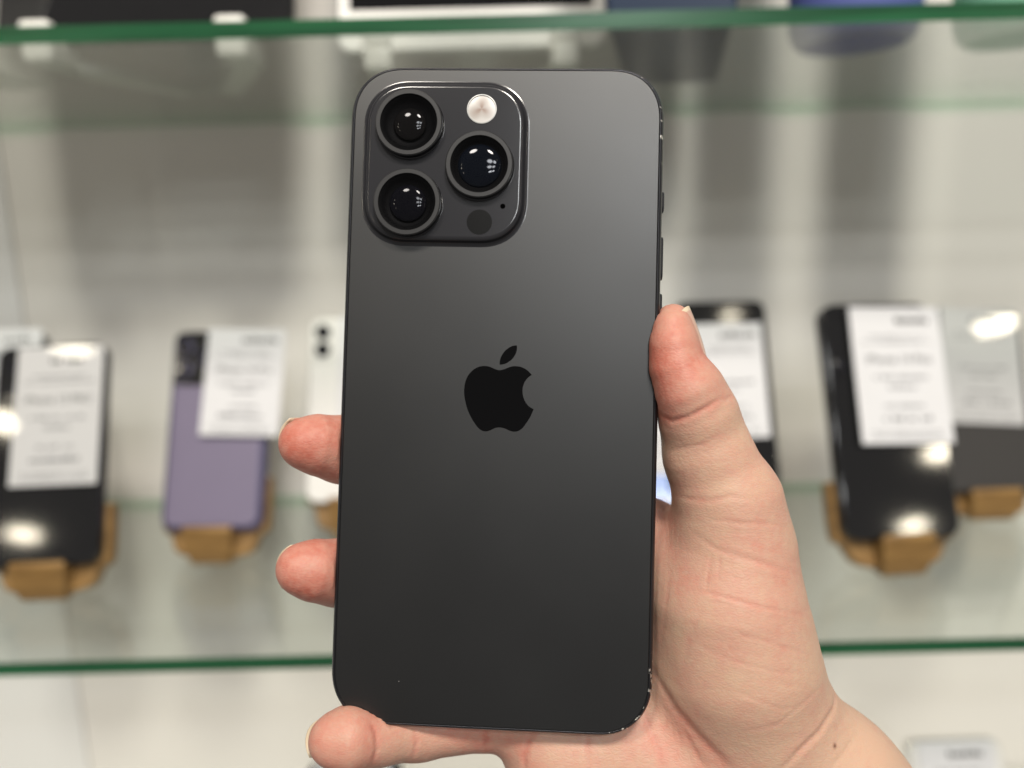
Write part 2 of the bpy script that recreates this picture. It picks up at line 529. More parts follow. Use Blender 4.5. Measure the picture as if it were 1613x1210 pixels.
phone = empty('smartphone', phone_mat)
tag(phone, 'black smartphone with three rear lenses held up in a hand', 'phone')
W_, H_, CR = 76.7, 159.9, 13.2
mesh_obj('frame', *rr_loft(W_, H_, CR, [(1.7, -8.0), (0.75, -7.9), (0.22, -7.3), (0.0, -5.8), (0.0, -2.6), (0.12, -1.5), (0.38, -0.75), (0.72, -0.30), (1.02, -0.10), (1.12, -0.12), (1.16, -0.6)], n=16, cap1=False), M['frame'], phone)
mesh_obj('back_glass', *rr_loft(W_, H_, CR, [(1.20, -0.6), (1.20, -0.16), (1.28, -0.05), (1.45, 0.0)], n=16), M['back'], phone, autosmooth=40)
mesh_obj('screen', *rr_loft(W_, H_, CR, [(1.9, -8.28), (1.55, -8.2), (1.5, -7.9)], n=16), M['screen'], phone, autosmooth=40)

# camera plateau
pa, pb = unp(576, 128), unp(829, 391)
pc = ((pa[0] + pb[0]) / 2, (pa[1] + pb[1]) / 2)
pw, ph = abs(pb[0] - pa[0]), abs(pb[1] - pa[1])
PZ = 1.75
plat = mesh_obj('camera_plateau', *rr_loft(pw, ph, 11.5, [(0.0, -0.1), (0.0, 0.012), (0.35, 0.06), (0.72, 0.22), (0.98, 0.55), (1.15, 1.05), (1.35, 1.42), (1.7, 1.66), (2.2, PZ)], n=14, c=pc, cap0=False), M['plateau'], phone, autosmooth=50)


def lens(u, v, k, coat_, sp_):
    c = unp(u, v, 3.9)
    c = (c[0], c[1])
    z0, z1 = PZ - 0.2, 3.95
    ro, ri = 8.1, 6.85
    rg = mesh_obj('lens_ring', *lathe([(ro + 0.25, z0), (ro + 0.25, PZ + 0.15), (ro, PZ + 0.3), (ro, z1 - 0.25), (ro - 0.25, z1), (ri + 0.1, z1), (ri, z1 - 0.1), (ri, z1 - 0.6)], c), None, phone, autosmooth=35)
    me = rg.data
    me.materials.append(M['ring']); me.materials.append(M['ringside'])
    for p in me.polygons:
        zc = sum(me.vertices[i].co.z for i in p.vertices) / len(p.vertices)
        p.material_index = 0 if zc > (z1 - 0.2) * MM else 1
    mesh_obj('lens_cover', *lathe([(ri, z1 - 0.22), (ri - 0.02, z1 - 0.2), (0.02, z1 - 0.2)], c, cap1=True), M['cover'], rg, autosmooth=30)
    mesh_obj('lens_barrel', *lathe([(ri - 0.02, z1 - 0.5), (6.4, z1 - 0.7), (5.9, z1 - 1.3), (5.2, z1 - 1.9), (3.3, z1 - 2.35), (2.6, z1 - 2.6), (0.05, z1 - 2.7)], c, cap1=True), M['barrel'], rg, autosmooth=30)
    prof = [(5.0 * math.cos(a), z1 - 1.75 + 0.95 * math.sin(a)) for a in np.linspace(0, 1.55, 10)]
    mesh_obj('lens_element', *lathe([(r_ * k, z_) for r_, z_ in prof], c, cap1=True), pbr('lens_element_coated', coat_, 0.05, spec=sp_), rg)


lens(643.5, 192, 0.8, (0.006, 0.0055, 0.0055), 0.18)
lens(754.5, 258, 1.05, (0.003, 0.0045, 0.008), 0.24)
lens(640.5, 317.5, 0.9, (0.004, 0.004, 0.006), 0.15)
c = unp(759, 172, PZ)
fl_ = mesh_obj('flash', *lathe([(3.30, PZ - 0.1), (3.30, PZ + 0.02)] + [(r, PZ + 0.02 + 0.30 * (1 - (r / 3.3) ** 2) * (0.6 if i % 2 else 1.0)) for i, r in enumerate(np.linspace(3.2, 0.3, 14))] + [(0.08, PZ + 0.3)], cap1=True), M['flash'], phone, autosmooth=75)
fl_.location = (c[0] * MM, c[1] * MM, 0)
mesh_obj('flash_ring', *lathe([(3.62, PZ - 0.1), (3.62, PZ + 0.14), (3.50, PZ + 0.22), (3.30, PZ + 0.20), (3.28, PZ - 0.05)]), M['flash_ring'], fl_, autosmooth=50)
c = unp(755, 350, PZ); c = (c[0], c[1])
mesh_obj('depth_sensor', *lathe([(3.05, PZ - 0.1), (3.05, PZ + 0.012), (0.05, PZ + 0.012)], c, cap1=True), M['lidar'], phone, autosmooth=30)
c = unp(792, 325, PZ); c = (c[0], c[1])
mesh_obj('microphone_hole', *lathe([(0.62, PZ - 0.1), (0.62, PZ + 0.016), (0.45, PZ + 0.02), (0.03, PZ + 0.012)], c, n=16, cap1=True), M['black'], phone, autosmooth=30)

# logo: two pieces traced at their place on the back
zs = 180 / 1210


def catmull(P, n=6, sharp=()):
    out = []
    m_ = len(P)
    for i in range(m_):
        p1, p2 = np.array(P[i]), np.array(P[(i + 1) % m_])
        p0 = np.array(P[i - 1]) if i not in sharp else p1
        p3 = np.array(P[(i + 2) % m_]) if (i + 1) % m_ not in sharp else p2
        for k in range(n):
            t = k / n
            out.append(0.5 * ((2 * p1) + (-p0 + p2) * t + (2 * p0 - 5 * p1 + 4 * p2 - p3) * t * t + (-p0 + 3 * p1 - 3 * p2 + p3) * t ** 3))
    return out


body = [(585, 425), (640, 412), (700, 390), (750, 382), (820, 394), (880, 428), (925, 475),
        (880, 510), (848, 555), (831, 605), (828, 655), (838, 715), (862, 768), (900, 812), (945, 838),
        (912, 915), (868, 985), (825, 1040), (780, 1070), (735, 1076), (690, 1066), (645, 1045), (590, 1032), (540, 1037), (490, 1060), (445, 1073), (400, 1066), (355, 1032),
        (300, 955), (250, 855), (218, 740), (209, 640), (222, 550), (255, 475), (310, 418), (370, 388), (430, 380), (485, 391), (540, 415)]
leaf = [(766, 162), (769, 200), (752, 258), (715, 310), (665, 347), (622, 363), (586, 366), (586, 335), (600, 285), (635, 228), (688, 184), (730, 166)]
for nm, pts, sh in (('logo', body, (6, 14)), ('logo', leaf, (0, 6))):
    q = [unp(700 + x * zs, 520 + y * zs, 0.0) for x, y in catmull(pts, 5, sh)]
    loops = [[(p[0] * MM, p[1] * MM, z * MM) for p in q[::-1]] for z in (-0.05, 0.018)]
    mesh_obj(nm, *loft(loops), M['logo'], phone, autosmooth=30)

# side buttons
for v0, v1 in ((303, 336), (374, 442), (463, 530)):
    ya, yb = unp(1040, v0, -4)[1], unp(1040, v1, -4)[1]
    V, F = rr_loft(3.0, abs(yb - ya), 1.4, [(0, -0.6), (0, 0.42), (0.12, 0.55), (0.4, 0.6)], n=6, e=2)
    V = [(38.35 * MM + z, (ya + yb) / 2 * MM + y, -4.1 * MM + x) for x, y, z in V]
    mesh_obj('side_button', V, [f[::-1] for f in F], M['frame'], phone, autosmooth=50)

# ------------------------------------------------------------------ the hand (phone millimetres)


def cone(p, a, b_, r1, r2):
    ba = b_ - a
    pa_ = p - a
    t = np.clip(pa_ @ ba / (ba @ ba), 0, 1)
    q = pa_ - t[..., None] * ba
    return np.sqrt(np.einsum('...i,...i->...', q, q)) - (r1 + (r2 - r1) * t)


def smin(a, b_, k):
    h = np.maximum(k - np.abs(a - b_), 0) / k
    return np.minimum(a, b_) - h * h * k * 0.25


def P3(u, v, z):
    return unp(u, v, z).astype(np.float32)


# chains: (u, v, depth, radius): picture position of the joint, depth in mm from the phone's back, radius in mm
thumb = [(1060, 508, -2.5, 4.3), (1062, 540, -2.5, 5.2), (1067, 575, -3.0, 6.0), (1086, 615, -3.5, 7.8), (1100, 655, -4.5, 9.1), (1115, 715, -6, 10.5), (1146, 790, -8, 12.8), (1155, 860, -10, 13.7)]
thumb_front = [(1058, 518, 0.8, 4.0), (1060, 545, 1.2, 4.8), (1065, 580, 1.2, 5.6), (1083, 615, 0.6, 7.1), (1098, 655, -1.5, 8.0)]
thumb_rear = [(1061, 510, -6.5, 4.2), (1063, 545, -7.5, 5.2), (1069, 580, -8.0, 6.0), (1089, 620, -9, 7.6), (1103, 665, -9.5, 8.6), (1117, 725, -11, 10.0)]
thenar = [(1155, 860, -10, 13.7), (1148, 950, -11, 17.2), (1160, 1040, -13, 18.6), (1188, 1110, -16, 18.2)]
index = [(985, 850, -27, 10.5), (830, 660, -27, 9.3), (730, 560, -22, 8.2), (670, 490, -15.5, 6.8)]
middle = [(925, 920, -28, 10.5), (730, 800, -32, 9.5), (590, 722, -19, 8.6), (538, 708, -9, 8.2), (496, 700, -3.5, 7.0), (476, 698, -1.5, 5.6)]
ring = [(905, 1010, -27, 10.3), (710, 965, -31, 9.2), (580, 914, -19, 8.3), (530, 902, -9, 7.9), (492, 898, -3.5, 7.0), (472, 896, -1.5, 5.6)]
pinky = [(868, 1118, -19, 9.8), (770, 1129, -15, 8.0), (660, 1146, -11, 7.6), (596, 1158, -4.5, 6.8), (548, 1163, 0.5, 7.2), (526, 1166, 1.5, 5.9)]
palm = [[(985, 850, -27, 10.5), (1200, 1180, -24, 16)], [(925, 920, -28, 10.5), (1190, 1220, -25, 16)],
        [(905, 1010, -27, 10.5), (1140, 1260, -24, 16)], [(848, 1140, -18, 12.0), (900, 1200, -19, 13.5)], [(900, 1200, -19, 13.5), (1090, 1350, -23, 17)],
        [(960, 1150, -19, 12.5), (1110, 1230, -20, 17)],
        [(1030, 860, -22, 9), (1120, 900, -16, 12)], [(1030, 860, -24, 9), (1150, 1060, -20, 15)]]
wrist = [[(1196, 1146, -21, 17.5), (1298, 1238, -20, 18.2)], [(1298, 1238, -20, 18.2), (1640, 1592, -22, 20)], [(1090, 1350, -24, 17), (1230, 1480, -24, 18)], [(1230, 1480, -24, 18), (1500, 1740, -26, 24)],
         [(1150, 1250, -24, 18), (1480, 1580, -26, 24)]]


def chain_sdf(p, ch, k):
    d = None
    for s, e_ in zip(ch[:-1], ch[1:]):
        q = cone(p, P3(*s[:3]), P3(*e_[:3]), s[3], e_[3])
        d = q if d is None else smin(d, q, k)
    return d


def phone_sdf(p):
    q = np.abs(p - np.array([0, 0, -4.12], np.float32)) - np.array([38.35 - 13, 79.95 - 13, 0], np.float32)
    d2 = np.sqrt(np.maximum(q[..., 0], 0) ** 2 + np.maximum(q[..., 1], 0) ** 2) + np.minimum(np.maximum(q[..., 0], q[..., 1]), 0) - 13
    dz = q[..., 2] - 4.12
    return np.sqrt(np.maximum(d2, 0) ** 2 + np.maximum(dz, 0) ** 2) + np.minimum(np.maximum(d2, dz), 0)


def hand_sdf(p):
    pl = None
    for c_ in palm + wrist:
        q = chain_sdf(p, c_, 1)
        pl = q if pl is None else smin(pl, q, 9.0)
    pl = smin(pl, chain_sdf(p, thenar, 6), 8.0)
    tb = smin(smin(chain_sdf(p, thumb, 2.2), chain_sdf(p, thumb_front, 2.2), 3.0), chain_sdf(p, thumb_rear, 2.2), 3.0)
    th = smin(pl, tb, 5.0)
    d = th
    for f_ in (index, middle, ring):
        d = np.minimum(d, smin(pl, chain_sdf(p, f_, 2.4), 5.0))
    d = np.minimum(d, smin(pl, chain_sdf(p, pinky, 2.0), 3.0))
    s = -(phone_sdf(p) + 0.35)
    h = np.maximum(1.0 - np.abs(d - s), 0)
    return np.maximum(d, s) + h * h * 0.25


def surface_nets(fn, lo, hi, h):
    n = [int((b_ - a) / h) + 1 for a, b_ in zip(lo, hi)]
    ax = [np.float32(lo[i]) + np.arange(n[i], dtype=np.float32) * np.float32(h) for i in range(3)]
    D = np.empty(n, np.float32)
    B = 10                                           # coarse blocks first, the fine grid only near the skin
    ids = [np.arange(0, k, B) for k in n]
    cg = np.stack(np.meshgrid(*[ax[i][np.minimum(ids[i] + B // 2, n[i] - 1)] for i in range(3)], indexing='ij'), -1)
    cdist = fn(cg)
    D[...] = np.repeat(np.repeat(np.repeat(cdist, B, 0), B, 1), B, 2)[:n[0], :n[1], :n[2]]
    near = np.argwhere(np.abs(cdist) < h * B * 0.9 + 3.0)
    for k0 in range(0, len(near), 600):
        blk = [tuple(slice(q * B, min(q * B + B, n[i])) for i, q in enumerate(t_)) for t_ in near[k0:k0 + 600]]
        gs = [np.stack(np.meshgrid(*[ax[i][sl[i]] for i in range(3)], indexing='ij'), -1) for sl in blk]
        vals = fn(np.concatenate([g.reshape(-1, 3) for g in gs]))
        o_ = 0
        for sl, g in zip(blk, gs):
            m2 = g.shape[0] * g.shape[1] * g.shape[2]
            D[sl] = vals[o_:o_ + m2].reshape(g.shape[:3]); o_ += m2
    for a in range(3):
        sl = [slice(None)] * 3
        for e_ in (0, -1):
            sl[a] = e_
            D[tuple(sl)] = np.maximum(D[tuple(sl)], 0.1)
    ins = D < 0
    cn = [k - 1 for k in n]
    cnt = np.zeros(cn, np.int8)
    for a in (0, 1):
        for b_ in (0, 1):
            for c_ in (0, 1):
                cnt += ins[a:a + cn[0], b_:b_ + cn[1], c_:c_ + cn[2]]
    act = (cnt > 0) & (cnt < 8)
    idx = -np.ones(cn, np.int64)
    cells = np.argwhere(act)
    idx[act] = np.arange(len(cells))
    V = np.array(lo)[None] + (cells + 0.5) * h
    F = []
    for axis in range(3):
        o1, o2 = [(1, 2), (2, 0), (0, 1)][axis]
        sl0 = [slice(None)] * 3; sl1 = [slice(None)] * 3
        sl0[axis] = slice(0, -1); sl1[axis] = slice(1, None)
        a, b_ = ins[tuple(sl0)], ins[tuple(sl1)]
        e_ = np.argwhere(a != b_)
        ok = (e_[:, o1] > 0) & (e_[:, o2] > 0) & (e_[:, o1] < cn[o1]) & (e_[:, o2] < cn[o2])
        e_ = e_[ok]
        fl2 = a[tuple(e_.T)]
        qs = []
        for da, db in ((1, 1), (0, 1), (0, 0), (1, 0)):
            c_ = e_.copy(); c_[:, o1] -= da; c_[:, o2] -= db
            qs.append(idx[tuple(c_.T)])
        q = np.stack(qs, 1)
        q[~fl2] = q[~fl2][:, ::-1]
        F.append(q)
    return V, np.concatenate(F)


def grad(V, e_=0.25):
    G = np.stack([hand_sdf(V + np.eye(3, dtype=np.float32)[i] * e_) - hand_sdf(V - np.eye(3, dtype=np.float32)[i] * e_) for i in range(3)], 1)
    return G / (np.linalg.norm(G, axis=1, keepdims=True) + 1e-9)


def project(V, it=2):
    V = V.astype(np.float32)
    for _ in range(it):
        d = hand_sdf(V)
        V = V - np.clip(d, -0.5, 0.5)[:, None] * grad(V) * 0.9
    return V


lo, hi, hs = (-64.0, -150.0, -56.0), (122.0, 42.0, 17.0), 0.8
V0, F0 = surface_nets(hand_sdf, lo, hi, hs)
V0 = project(V0, 2)
tmp = bpy.data.meshes.new('tmp')
tmp.from_pydata(V0.tolist(), [], F0.tolist())
to = bpy.data.objects.new('tmp', tmp)
COL.objects.link(to)
sm_ = to.modifiers.new('s', 'SUBSURF'); sm_.levels = 1; sm_.render_levels = 1
dg = bpy.context.evaluated_depsgraph_get()
hm = bpy.data.meshes.new_from_object(to.evaluated_get(dg))
bpy.data.objects.remove(to)
n = len(hm.vertices)
V = np.empty(n * 3, np.float32); hm.vertices.foreach_get('co', V); V = V.reshape(-1, 3)
N = np.empty(n * 3, np.float32); hm.vertices.foreach_get('normal', N); N = N.reshape(-1, 3)


def on_skin(uv):
    """first skin point along each picture ray (NaN where the ray misses)"""
    D = np.array([dirp(u, v) for u, v in uv]); D /= np.linalg.norm(D, axis=1, keepdims=True)
    t = np.full(len(D), 140.0)
    s = np.ones(len(D))
    for _ in range(45):
        s = hand_sdf((CAM_P + D * t[:, None]).astype(np.float32))
        t = t + np.where(np.abs(s) > 0.02, s * 0.9, 0)
    p_ = CAM_P + D * t[:, None]
    p_[(t > 320) | (s > 0.3)] = np.nan
    return p_


creases = [  # picture polyline, depth, width (mm), redness
    ([(1041, 655), (1058, 664), (1085, 657), (1112, 643), (1138, 627)], 0.65, 0.75, 0.5),
    ([(1138, 634), (1150, 625), (1166, 620)], 0.40, 0.7, 0.2),
    ([(1050, 713), (1076, 706), (1108, 700), (1126, 690)], 0.22, 0.7, 0.35),
    ([(1062, 781), (1086, 786), (1118, 790), (1152, 782), (1180, 786)], 0.25, 0.8, 0.35),
    ([(1120, 819), (1165, 824), (1215, 825), (1240, 832)], 0.25, 0.6, 0.3),
    ([(1095, 842), (1130, 866), (1190, 884), (1258, 906)], 0.32, 0.8, 0.35),
    ([(1090, 928), (1140, 940), (1200, 957), (1262, 968)], 0.28, 0.55, 0.4),
    ([(1121, 876), (1116, 902), (1112, 932)], 0.2, 0.5, 0.25), ([(1134, 878), (1131, 912)], 0.2, 0.5, 0.25),
    ([(1150, 994), (1215, 1014), (1278, 1032)], 0.18, 0.6, 0.3),
    ([(1085, 1010), (1150, 1040), (1230, 1060), (1290, 1062)], 0.14, 0.6, 0.2),
    ([(1160, 1090), (1230, 1118), (1262, 1112)], 0.16, 0.6, 0.2), ([(1185, 1150), (1225, 1142), (1270, 1105), (1300, 1075)], 0.2, 0.7, 0.2),
    ([(1055, 900), (1048, 960), (1040, 1020)], 0.14, 0.9, 0.3), ([(1105, 960), (1085, 1010), (1075, 1050)], 0.14, 0.8, 0.25),
    ([(1028, 1058), (1042, 1082), (1064, 1118), (1100, 1160), (1150, 1213)], 0.85, 1.7, 0.55),
    ([(1008, 1108), (1028, 1160), (1044, 1213)], 0.38, 0.9, 0.45),
    ([(1076, 1146), (1092, 1180), (1112, 1213)], 0.3, 0.8, 0.45),
    ([(1318, 1085), (1313, 1118), (1292, 1152), (1260, 1183), (1232, 1213)], 0.8, 1.0, 0.3),
    ([(1352, 1155), (1328, 1188), (1308, 1213)], 0.28, 0.8, 0.15), ([(1335, 1120), (1318, 1150)], 0.18, 0.8, 0.1),
    ([(584, 1138), (593, 1158), (594, 1180), (586, 1206)], 0.55, 0.8, 0.4),
    ([(652, 1146), (657, 1166), (650, 1200)], 0.45, 0.7, 0.45),
    ([(763, 1146), (766, 1166), (765, 1186)], 0.7, 0.8, 0.7),
    ([(841, 1150), (832, 1168), (826, 1190), (824, 1213)], 0.8, 0.9, 0.7),
    ([(924, 1156), (926, 1185), (926, 1213)], 0.35, 0.7, 0.45),
    ([(985, 1158), (992, 1185), (1004, 1213)], 0.2, 0.8, 0.3),
    ([(1042, 551), (1076, 552)], 0.10, 0.4, 0.2), ([(1040, 575), (1080, 574)], 0.08, 0.4, 0.15),
    ([(484, 745), (500, 736), (520, 741)], 0.08, 0.5, 0.1), ([(486, 930), (489, 944)], 0.15, 0.5, 0.2),
]
# short random skin lines across the thumb ball
for i in range(90):
    u0, v0 = rng.uniform(1075, 1270), rng.uniform(700, 1150)
    a = rng.normal(0.25, 0.35) + (0 if rng.random() < 0.75 else -0.9)
    l_ = rng.uniform(12, 45)
    creases.append(([(u0, v0), (u0 + l_ * 0.5 * math.cos(a), v0 + l_ * 0.5 * math.sin(a) + rng.normal(0, 1.5)), (u0 + l_ * math.cos(a), v0 + l_ * math.sin(a))], rng.uniform(0.04, 0.11), rng.uniform(0.32, 0.5), 0.08))
for i in range(26):                                  # lengthwise fine lines on the thumb
    u0, v0 = rng.uniform(1060, 1180), rng.uniform(660, 830)
    a = rng.normal(1.25, 0.2); l_ = rng.uniform(12, 34)
    creases.append(([(u0, v0), (u0 + l_ * math.cos(a), v0 + l_ * math.sin(a))], rng.uniform(0.04, 0.09), 0.4, 0.05))

disp = np.zeros(n, np.float32)
flush = np.full(n, 0.18, np.float32)
view = CAM_P - V
view /= np.linalg.norm(view, axis=1, keepdims=True)
kd = KDTree(n)
for i, v_ in enumerate(V.tolist()):
    kd.insert(v_, i)
kd.balance()
def crease_px(pl_):
    pts = []
    for (u0, v0), (u1, v1) in zip(pl_[:-1], pl_[1:]):
        m_ = max(2, int(math.hypot(u1 - u0, v1 - v0) / 3))
        for k in range(m_):
            pts.append((u0 + (u1 - u0) * k / m_, v0 + (v1 - v0) * k / m_))
    pts.append(pl_[-1])
    return pts


SK = on_skin([q for c_ in creases for q in crease_px(c_[0])])
sk0 = 0
for pl_, dep, wd, red in creases:
    pts = crease_px(pl_)
    best = {}
    L_ = len(pts)
    skin_pts = SK[sk0:sk0 + L_]; sk0 += L_
    for k in range(L_):
        s = skin_pts[k]
        if not np.isfinite(s[0]):
            continue
        fade = min(1.0, 0.35 + 2.6 * min(k, L_ - 1 - k) / max(L_, 1))
        for co, ix, ds in kd.find_range(s.tolist(), wd * 3.2):
            g = fade * math.exp(-(ds / wd) ** 2)
            if g > best.get(ix, (0, 0))[0]:
                best[ix] = (g, fade * math.exp(-(ds / (wd * 1.8)) ** 2))
    for ix, (g, g2) in best.items():
        disp[ix] += 0.66 * dep * g - dep * 0.22 * g2
        flush[ix] += red * (0.27 * g + 0.14 * g2)
# flushed finger pads
for (u_, v_, z_, rad, amt) in ((1050, 560, -2, 15, 0.55), (1050, 610, -2, 13, 0.35), (480, 700, -2, 15, 0.72), (478, 898, -2, 15, 0.78), (535, 1166, 0, 12, 0.66), (800, 1150, -12, 12, 0.35), (1050, 790, -15, 12, 0.3), (1110, 1185, -10, 15, 0.28), (700, 1160, -10, 10, 0.25), (1180, 900, -2, 22, 0.12)):
    q = unp(u_, v_, z_)
    flush += amt * np.exp(-((V - q) ** 2).sum(1) / rad ** 2).astype(np.float32)
q = unp(1360, 1190, -5)
flush -= 0.25 * np.exp(-((V - q) ** 2).sum(1) / 26 ** 2).astype(np.float32)
q = unp(1110, 690, 0)
flush -= 0.12 * np.exp(-((V - q) ** 2).sum(1) / 14 ** 2).astype(np.float32)
V = V - N * disp[:, None]
hm.vertices.foreach_set('co', (V * MM).ravel())
mole = np.exp(-((V - on_skin([(1315, 1175)])[0]) ** 2).sum(1) / 0.55 ** 2)
mo_ = hm.attributes.new('mole', 'FLOAT', 'POINT')
mo_.data.foreach_set('value', np.clip(mole * 0.9, 0, 1).astype(np.float32))
at_ = hm.attributes.new('flush', 'FLOAT', 'POINT')
at_.data.foreach_set('value', np.clip(flush, 0, 1))
hm.polygons.foreach_set('use_smooth', [True] * len(hm.polygons))
hm.materials.clear(); hm.materials.append(M['skin'])
hm.update()
hm.name = 'hand'
hand = link(bpy.data.objects.new('hand', hm))
hand.matrix_world = phone_mat
tag(hand, 'bare hand gripping the black smartphone, palm towards the viewer', 'hand')


def nail(base, tip, normal, width, over):
    """curved plate from base to tip (mm), the free edge reaching past the tip by `over`"""
    base, tip = np.array(base, float), np.array(tip, float)
    ax = tip - base; ln = np.linalg.norm(ax); ax /= ln
    nn = np.array(normal, float); nn -= ax * (nn @ ax); nn /= np.linalg.norm(nn)
    sd = np.cross(nn, ax)
    nu, nv = 10, 12
    out = []
    for layer in (0.0, -0.35):
        g = []
        for j in range(nv + 1):
            t = j / nv
            for i in range(nu + 1):
                s = i / nu * 2 - 1
                wj = width / 2 * (0.86 + 0.14 * min(1, t * 3)) 
                endcurve = (1 - 0.30 * s * s) if t > 0 else 1
                along = (t * (ln + over)) * (1 - 0.16 * s * s * t)
                along += 0.9 * s * s * (1 - t)
                arch = -1.75 * s * s * (width / 10)
                sag = -0.9 * (t - 0.25) ** 2
                g.append(base + ax * along + sd * s * wj * (1 - 0.06 * s * s) + nn * (arch + sag + layer))
        out.append(g)
    Vn = [tuple(p * MM) for g in out for p in g]
    F, mi = [], []
    k = (nu + 1) * (nv + 1)
    free = ln / (ln + over)
    for j in range(nv):
        for i in range(nu):
            a = j * (nu + 1) + i
            F.append((a, a + 1, a + nu + 2, a + nu + 1)); mi.append(1 if (j + 0.5) / nv > free - 0.04 else 0)
            F.append((k + a, k + a + nu + 1, k + a + nu + 2, k + a + 1)); mi.append(1 if (j + 0.5) / nv > free - 0.04 else 0)
    rim = [i for i in range(nu + 1)] + [(j + 1) * (nu + 1) + nu for j in range(nv)] + [nv * (nu + 1) + i for i in range(nu - 1, -1, -1)] + [j * (nu + 1) for j in range(nv - 1, 0, -1)]
    for a, b_ in zip(rim, rim[1:] + rim[:1]):
        F.append((b_, a, a + k, b_ + k)); mi.append(1)
    o = mesh_obj('fingernail', Vn, F, M['nail'], hand)
    o.data.materials.append(M['nailedge'])
    o.data.polygons.foreach_set('material_index', mi)
    return o


nail(unp(1113, 564, -1.6), unp(1088, 484, -1.0), (0.87, 0.10, 0.41), 12.5, 0.5)
nail(unp(508, 689, -11), unp(446, 690, -5.0), (-0.50, 0.18, -0.85), 12.0, 1.4)
nail(unp(504, 886, -11), unp(444, 886, -5.0), (-0.50, 0.22, -0.85), 12.0, 1.6)
nail(unp(545, 1158, -7.0), unp(490, 1155, -2.4), (-0.50, 0.10, -0.85), 10.0, 1.3)

# ------------------------------------------------------------------ display phones, cards and wooden stands
SHELF = 1.0644 + 0.004
LEAN = 22
phones = {}


def pose(x, y, z, yaw, roll, lean=LEAN):
    return (Matrix.Translation((x * MM, y * MM, z * MM)) @ Matrix.Rotation(R(yaw), 4, 'Z')
            @ Matrix.Rotation(R(-lean), 4, 'X') @ Matrix.Rotation(R(roll), 4, 'Y'))


def up(V):
    """phone drawn flat (x, y up, z towards the viewer) -> standing (x, -z, y)"""
    return [(x, -z, y) for x, y, z in V]


def disp_phone(mat, w_, h_, t_, body, side, label, cams=None, screen=None, module=None, r=10, group=None, soft=0.0):
    o = empty('display_phone', mat)
    tag(o, label, 'phone', group)
    c = (0, h_ / 2)
    V_, F_ = rr_loft(w_, h_, r, [(1.2, -t_), (0.3, -t_ + 0.5), (0, -t_ + 1.6), (0, -1.5 - soft), (0.3 + 0.25 * soft, -0.5 - 0.4 * soft), (1.2 + soft, 0)], n=8, c=c)
    mesh_obj('body', up(V_), F_, side, o, autosmooth=50)
    V_, F_ = rr_loft(w_, h_, r, [(0.9 + soft, -0.4), (0.95 + soft, 0.08), (1.5 + soft, 0.22)], n=8, c=c)
    mesh_obj('back_panel' if screen is None else 'front_glass', up(V_), F_, body, o, autosmooth=50)
    if screen is not None:
        (x0, y0, x1, y1), sm = screen
        V_, F_ = rr_loft(x1 - x0, y1 - y0, 1.5, [(0, 0.1), (0.05, 0.32)], n=4, c=((x0 + x1) / 2, (y0 + y1) / 2))
        mesh_obj('screen', up(V_), F_, sm, o, smooth=False)
    if module is not None:
        (x0, y0, x1, y1), mm_ = module
        V_, F_ = rr_loft(x1 - x0, y1 - y0, 7, [(0, 0.1), (0, 1.2), (0.5, 1.7)], n=6, c=((x0 + x1) / 2, (y0 + y1) / 2))
        mesh_obj('camera_module', up(V_), F_, mm_, o, autosmooth=40)
    for (cx, cy, cr_, rim) in cams or []:
        V_, F_ = lathe([(cr_, 0.5), (cr_, 3.0), (cr_ - 0.4, 3.3), (cr_ - 1.1, 3.3), (cr_ - 1.2, 3.0)], (cx, cy), n=24)
        lr = mesh_obj('lens_ring', up(V_), F_, rim, o, autosmooth=40)
        V_, F_ = lathe([(cr_ - 1.15, 3.05), (0.05, 3.1)], (cx, cy), n=24, cap1=True)
        mesh_obj('lens', up(V_), F_, M['element'], lr)
    return o


FONT_CACHE = {}


def text_mesh(s, size, mat):
    cu = bpy.data.curves.new('t', 'FONT')
    cu.body = s
    cu.size = size
    cu.align_x = 'CENTER'; cu.align_y = 'CENTER'
    t = bpy.data.objects.new('t', cu)
    COL.objects.link(t)
    me = bpy.data.meshes.new_from_object(t.evaluated_get(bpy.context.evaluated_depsgraph_get()))
    bpy.data.objects.remove(t)
    me.materials.clear(); me.materials.append(mat)
    return me


